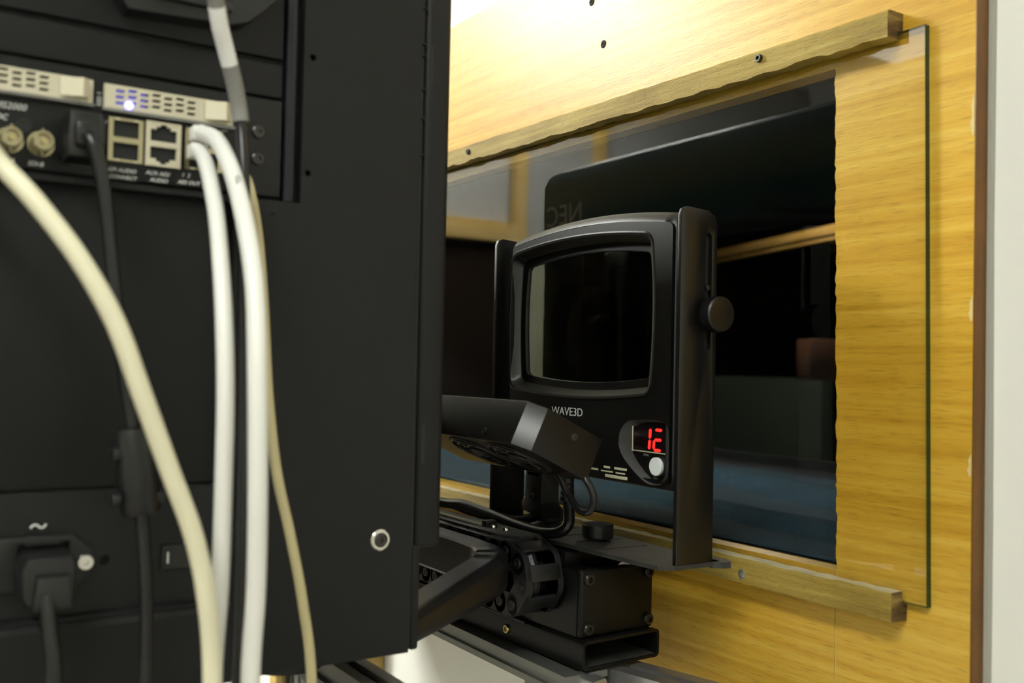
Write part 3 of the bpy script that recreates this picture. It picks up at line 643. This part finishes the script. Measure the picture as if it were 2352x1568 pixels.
seg(P(-604.6, 1351.5), P(-596.6, 1351.5)); seg(P(-604.6, 1343.6), P(-596.6, 1343.6)); seg(P(-605.2, 1335.8), P(-605.2, 1343.2)); seg(P(-604.6, 1335.2), P(-596.6, 1335.2))
part('sync_button', L1([(7.4, 0), (7.4, 2.3), (6.9, 2.8), (.5, 2.85)], 28, faceNY(-601.5, 535.2, 1322.2)), BUTTON, fu)
tf = lambda b, s, x, z, m, y=530.5, sx=1.0: text('print', b, s, faceNY(x, y, z), m, ff, 0, sx)
text('maker_mark', 'WAVE3D', 10.4, faceNY(-742.5, 530.55, 1357.2), PRINT, ff, 0, 1.12, .12)
tf('SYNC', 3.0, -619, 1329.4, PRINTG, 535.2); tf('STN', 2.8, -606, 1311.6, PRINTG, 535.2)
part('rating_label', B1(-662, -633, 530.1, 530.6, 1303.9 + 4, 1310.5, .1), LABELY, ff)
for (a, b, c, d) in ((-664, -656, 1315.5, 1317.2), (-650, -634, 1315.5, 1317.4), (-668, -652, 1312.3, 1313.4), (-648, -636, 1312.2, 1313.4), (-690, -672, 1312.5, 1314)): part('small_label', B1(a, b, 530.2, 530.6, c, d), LABELY, ff)
# U-shaped bracket
slots = [capsule(-694.5, 526, -690.5, 573, 1.5, 4), capsule(-656, 525, -653, 570, 1.3, 4), capsule(-726, 520, -725, 553, 1.3, 4), capsule(-760, 534, -755, 569, 1.5, 4)]
bk = part('bracket_plate', P1([(-848, 506), (-600, 517), (-582, 519.5), (-575, 526), (-573, 534), (-573, 578), (-848, 578)], [q[::-1] for q in slots], 1244.5, 1248), PLATEM, fu, 25)
part('plate_tip', P1([(-574, 570), (-568, 576), (-566, 583), (-572, 587), (-600, 587), (-600, 570)], (), 1243, 1248), PLATEM, fu, 0)
def arm(xa, xb):
    o = rrect(531, 570, 1245, 1527, 2.0, 5, m=2)
    out = [(531, 1245), (570, 1245), (570, 1518), (567, 1524), (561, 1527.5), (538, 1529), (533, 1527), (531, 1522)]
    return part('bracket_arm', P1(out, [capsule(561, 1419, 561, 1506, 3.4, 8)[::-1]], xa, xb, to_yz, .6), DEV, fu, 25)
arm(-577.5, -573.5); arm(-847.5, -843.5)
part('slot_shade_back', B1(-579, -577.6, 533, 568, 1310, 1520), GROOVE, fu)  # dark sheet added so the arm slot looks shaded
for x, d in ((-573.5, 1), (-847.5, -1)):
    kb = part('clamp_knob', L1([(8, 0), (8, 3), (13.8, 4), (14.2, 5), (14.2, 14), (13.2, 15.5), (0.5, 15.7)], 48, axes((x, 561, 1444.5), (0, 1, 0), (0, 0, d), (d, 0, 0)), knurl=.012), DEV, fu, 25)
    part('knob_stud', L1([(2.2, 0), (2.2, 3), (1, 3.2)], 10, axes((x - 3 * d, 561, 1466), (0, 1, 0), (0, 0, d), (d, 0, 0))), SCREWM, kb)
for x, y in ((-693, 548), (-791, 566)):
    part('thumb_knob', L1([(4, 0), (4, 2.4), (13.6, 2.6), (14.0, 3.4), (14.0, 13.6), (13.2, 14.6), (.5, 14.7)], 56, T(x, y, 1248), knurl=.015), HANDLE, fu, 25)

# ================================================================== small fan box tilted in front of the filter
U = Vector((0, .904, -.427)); V = Vector((0, -.427, -.904))
fm = axes((-620, 440, 1369), (1, 0, 0), U, (0, .427, .904))           # local x along the box, y down the slope, z off its top
fb = thing('fan_box', 'black tilted metal fan box with round grilles underneath', 'fan box', None, mtx=fm)
FP = [(0, 0), (0, 59), (-190, 59), (-190, -12), (-12, -12)]
bm = P1(FP, (), -36, 0, fm, 1.2); part('case', bm, FANM, fb, 25)
sp = screw_mesh('panel_screw_small', 3.0, .9, SCREWM, .4, 16)
place('panel_screw', sp, fb, fm @ axes((0, 33, -10), (0, 1, 0), (0, 0, 1), (1, 0, 0)))
for x in (-55, -130): place('panel_screw', sp, fb, fm @ axes((x, -12, -29), (1, 0, 0), (0, 0, 1), (0, -1, 0)))
for cx in (-48, -108):
    ga = part('fan_grille', L1([(29, 0), (29, .6), (28, .8), (27, .8), (27, .2), (4, .2)], 36, fm @ axes((cx, 23, -36), (1, 0, 0), (0, -1, 0), (0, 0, -1)), cap0=False), GROOVE, fb)
    for rr in (8, 14, 20, 26):
        bm = nb(); tube(bm, [tuple(fm @ Vector((cx + rr * math.cos(a), 23 + rr * math.sin(a), -37.2))) for a in [q * math.pi / 14 + rr * .3 for q in range(26)]], .9, 6, 0); part('grille_ring', bm, HANDLE, ga)
    for q in range(3):
        bm = nb(); tube(bm, [tuple(fm @ Vector((cx + rr * math.cos(q * 2.094 + rr * .05), 23 + rr * math.sin(q * 2.094 + rr * .05), -37.4))) for rr in range(3, 28, 3)], 1.0, 6, 2); part('grille_spoke', bm, HANDLE, ga)
    part('grille_hub', L1([(7, 0), (7, 2), (5, 2.4)], 18, fm @ axes((cx, 23, -36), (1, 0, 0), (0, -1, 0), (0, 0, -1))), PLAST, ga)
part('support_arm', B1(-806, -796, 319, 446, 1352, 1366, 1), ANOD, fb)
part('label', P1(rect(-60, -30, -.2, 0), (), 0, .2, fm @ T(0, 0, 0)), PLAST, fb)

# connector and leads below the filter unit
cn = thing('serial_lead', 'black lead with screw-lock plug under the filter unit', 'cable', (-772, 545, 1248))
part('plug_hood', P1([(-796, 1262), (-760, 1258), (-758, 1268), (-763, 1272), (-762, 1302), (-790, 1302), (-791, 1275), (-797, 1271)], (), -555, -535, to_xz, 2), PLAST, cn)
part('plug_shell', B1(-787, -766, 535, 552, 1296, 1304, 1), SCREWM, cn)
place('lock_screw', screw_mesh('lock_screw', 3, 2.4, SCREWM, .4, 14), cn, faceNY(-776, 535, 1277))
bm = nb(); tube(bm, [(-778, 545, 1262), (-782, 540, 1256.5), (-796, 530, 1252.8), (-822, 520, 1252.8), (-860, 516, 1253.5), (-893, 514, 1256), (-925, 512, 1254), (-1010, 500, 1250)], 4.6, 12); part('cord', bm, BLKC, cn)
pc = thing('round_lead', 'thick glossy black lead curling below the fan box', 'cable', (-700, 518, 1248))
part('strain_relief', L1([(6.5, 0), (6.5, 4), (5.5, 5), (6.3, 6), (6.3, 9), (5.4, 10), (6.1, 11), (6.1, 14), (5.3, 15), (5.9, 16), (5.9, 20)], 18, T(-703, 521, 1283)), PLAST, pc)
bm = nb(); tube(bm, [(-703, 521, 1290), (-699, 520, 1276), (-694, 516, 1264), (-701, 511, 1256.5), (-722, 507, 1253.6), (-755, 506, 1254.5), (-790, 506, 1257), (-826, 506, 1259.5), (-860, 505, 1261), (-900, 504, 1258), (-1000, 495, 1258)], 5.0, 14); part('cord', bm, BLKC, pc)
bm = nb(); tube(bm, [(-662, 474, 1319), (-655, 479, 1308), (-648, 482, 1296), (-635, 483, 1286), (-622, 483, 1287), (-615.5, 482, 1297), (-618, 480, 1307), (-626, 476, 1318)], 3.0, 12); single('loop_lead', bm, BLKC, 'thin glossy black lead looped under the fan box corner', 'cable')

# ================================================================== cables on the projector side
def cable(name, pts, r, m, label, down=None):
    rt = thing(name, label, 'cable', pts[-1])
    last = pts[-1]
    ext = [(last[0] + 2, last[1] + 1, last[2] - 90), (last[0], last[1] - 4, 900), (last[0] - 10, last[1] - 20, 300)]
    bm = nb(); tube(bm, list(pts) + ext, r, 16); part('jacket', bm, m, rt, 60); return rt
A = [(-588.0, 160.5, 1523.4), (-570.0, 159.9, 1513.5), (-550.0, 158.1, 1495.9), (-530.0, 156.2, 1471.7), (-505.0, 152.9, 1428.4), (-495.0, 152.2, 1384.1), (-497.0, 153.1, 1329.3), (-500.0, 153.7, 1285.1), (-505.0, 153.3, 1236.2)]
Bc = [(-588.0, 162.0, 1534.0), (-566.0, 165.4, 1525.3), (-540.0, 166.7, 1502.7), (-515.0, 166.7, 1471.1), (-495.0, 165.7, 1437.6), (-482.0, 163.8, 1395.5), (-482.0, 165.6, 1341.3), (-490.0, 169.0, 1285.5), (-495.0, 169.1, 1236.5)]
Cc = [(-500.0, 37.5, 1500.1), (-500.0, 48.3, 1486.9), (-490.0, 61.8, 1470.2), (-480.0, 79.1, 1445.2), (-475.0, 94.8, 1416.3), (-475.0, 107.1, 1384.6), (-478.0, 121.7, 1347.8), (-480.0, 134.3, 1315.9), (-482.0, 142.0, 1283.6), (-485.0, 146.6, 1242.8)]
Dc = [(-588.0, 188.1, 1514.0), (-580.0, 189.8, 1501.2), (-575.0, 193.4, 1474.9), (-565.0, 194.6, 1433.0), (-560.0, 196.9, 1382.2), (-560.0, 203.4, 1336.4), (-560.0, 212.4, 1300.2), (-560.0, 221.6, 1258.4), (-560.0, 228.7, 1209.2)]
Ec = [(-570.0, 94.2, 1519.4), (-562.0, 97.7, 1514.9), (-560.0, 102.2, 1497.7), (-560.0, 106.2, 1474.8), (-560.0, 110.5, 1440.1), (-560.0, 117.0, 1393.6), (-560.0, 122.4, 1361.9), (-560.0, 128.2, 1317.0), (-560.0, 131.9, 1275.5), (-560.0, 133.5, 1224.1)]
Fc = [(-452, 66, 2619), (-466, 82, 2100), (-486, 104, 1780), (-500, 120, 1660), (-520.0, 144.9, 1602.7), (-525.0, 150.1, 1591.5), (-532.0, 154.9, 1580.4), (-540.0, 161.2, 1569.5), (-548.0, 169.0, 1553.3), (-552.0, 174.0, 1535.2), (-545.0, 174.4, 1504.5), (-540.0, 174.2, 1455.1), (-535.0, 174.5, 1359.1), (-530.0, 173.8, 1226.1)]
ca = cable('network_cable', A, 4.5, WHITEC, 'white network cable, left one of the pair plugged in side by side')
part('plug', B1(-597, -586, 156, 166, 1519, 1527.5, 1), WHITEC, ca)
cb2 = cable('network_cable', Bc, 4.9, WHITEC, 'white network cable with printed jacket, right one of the plugged pair')
part('plug', B1(-597, -586, 157, 168, 1529.5, 1538, 1), WHITEC, cb2)
cc_ = cable('network_cable', [(-580, 24, 1517), (-555, 25, 1516.5), (-524, 30, 1509)] + Cc, 4.6, CREAMC, 'cream cable slanting across the projector side from the left edge')
part('coax_plug', L1([(7, 0), (7.4, 3), (7.4, 13), (6, 16), (5.2, 24)], 20, faceX(-584.8, 24, 1517)), NICKEL, cc_)
cable('network_cable', Dc, 3.1, TANC, 'thin tan cable hanging behind the white pair')
ce = cable('video_cable', Ec, 3.7, BLKC, 'black video cable with a ferrite block hanging from the card')
part('plug', P1([(88, 1533), (104, 1533), (106, 1528), (106, 1508), (88, 1508), (87, 1514)], (), -597, -572, to_yz, 2), PLAST, ce)
part('plug_grip', B1(-573, -564, 90, 101, 1513, 1526, 2), PLAST, ce)
fe = part('ferrite_block', L1([(5, -24), (9.6, -23), (10.6, -20), (10.6, 20), (9.6, 23), (5, 24)], 24, axes((-560, 125.3, 1339.5), (1, 0, 0), (0, .98, .12), (0, -.12, .98))), PLAST, ce)
for dy, dz in ((-11, 10), (-11, -14), (11, -14)): part('ferrite_clip', B1(-563, -553, 125 + dy - 2.5, 125 + dy + 2.5, 1339 + dz - 3, 1339 + dz + 3, 1), PLAST, fe)
cf = cable('display_cable', Fc, 3.4, BLKC, 'black cable with white label sleeve and grey collar hanging from above')
def sleeve(i0, t0, i1, t1, r, m, nm):
    sp_ = spline(Fc, 8); a = int((i0 + 3 + t0) * 8); b = int((i1 + 3 + t1) * 8)
    bm = nb(); tube(bm, [tuple(q) for q in sp_[a:b + 1]], r, 18, 0); part(nm, bm, m, cf, 60)
sleeve(0, 0, 2, .3, 4.4, GREYS, 'grey_sleeve'); sleeve(2, .25, 4, .4, 4.6, LABELW, 'label_sleeve'); sleeve(4, .4, 6, 0, 4.7, GREYS, 'grey_collar')
text('jacket_print', 'CAT 6', 4.2, axes((-529.5, 165.0, 1500.5), (.35, -.1, -.93), (-.10, .99, -.15), (.93, .05, .35)), RAIL, cb2)
# mains lead
pw = thing('mains_lead', 'black mains lead with moulded plug in the power inlet', 'cable', (-560, 85, 1231))
part('plug_body', P1([(74, 1295), (96, 1295), (99, 1290), (98, 1272), (93, 1266), (79, 1266), (73, 1272), (71, 1288)], (), -600, -568, to_yz, 3, 3), PLAST, pw)
part('plug_shoulder', P1([(78, 1286), (94, 1286), (96, 1268), (76, 1268)], (), -570, -562, to_yz, 2), PLAST, pw)
rp_ = part('inlet_plate', P1([(52, 1294), (64, 1302), (100, 1302), (112, 1291), (112, 1281), (102, 1272), (64, 1272), (52, 1280)], [rect(72.5, 98, 1270.5 + 3, 1298)[::-1]], -601, -594, to_yz, 1), PLAST, pw, 25)
part('inlet_slot', B1(-594.2, -593.6, 76, 93, 1297.6, 1299.2), GROOVE, rp_)
place('retaining_screw', screw_mesh('retaining_screw', 4.6, 3.0, STEEL, .35, 18), rp_, faceX(-594, 106.5, 1286))
bm = nb(); tube(bm, [(-568, 83.4, 1279), (-564, 83.6, 1270), (-562.0, 84.9, 1257.5), (-560.0, 87.4, 1231.2), (-560, 88, 1150), (-565, 85, 900), (-570, 70, 300)], 4.2, 14); part('cord', bm, BLKC, pw)
# thin black pipes low on the wall behind the stand
for x, n in ((-1655, 'left'), (-1628, 'right')):
    single('conduit', L1([(4.5, 0), (4.5, 1232)], 12, T(x, 632, FLOOR)), PLAST, f'thin black conduit on the wall below the projector, {n} one', 'pipe', 'thin black conduits')
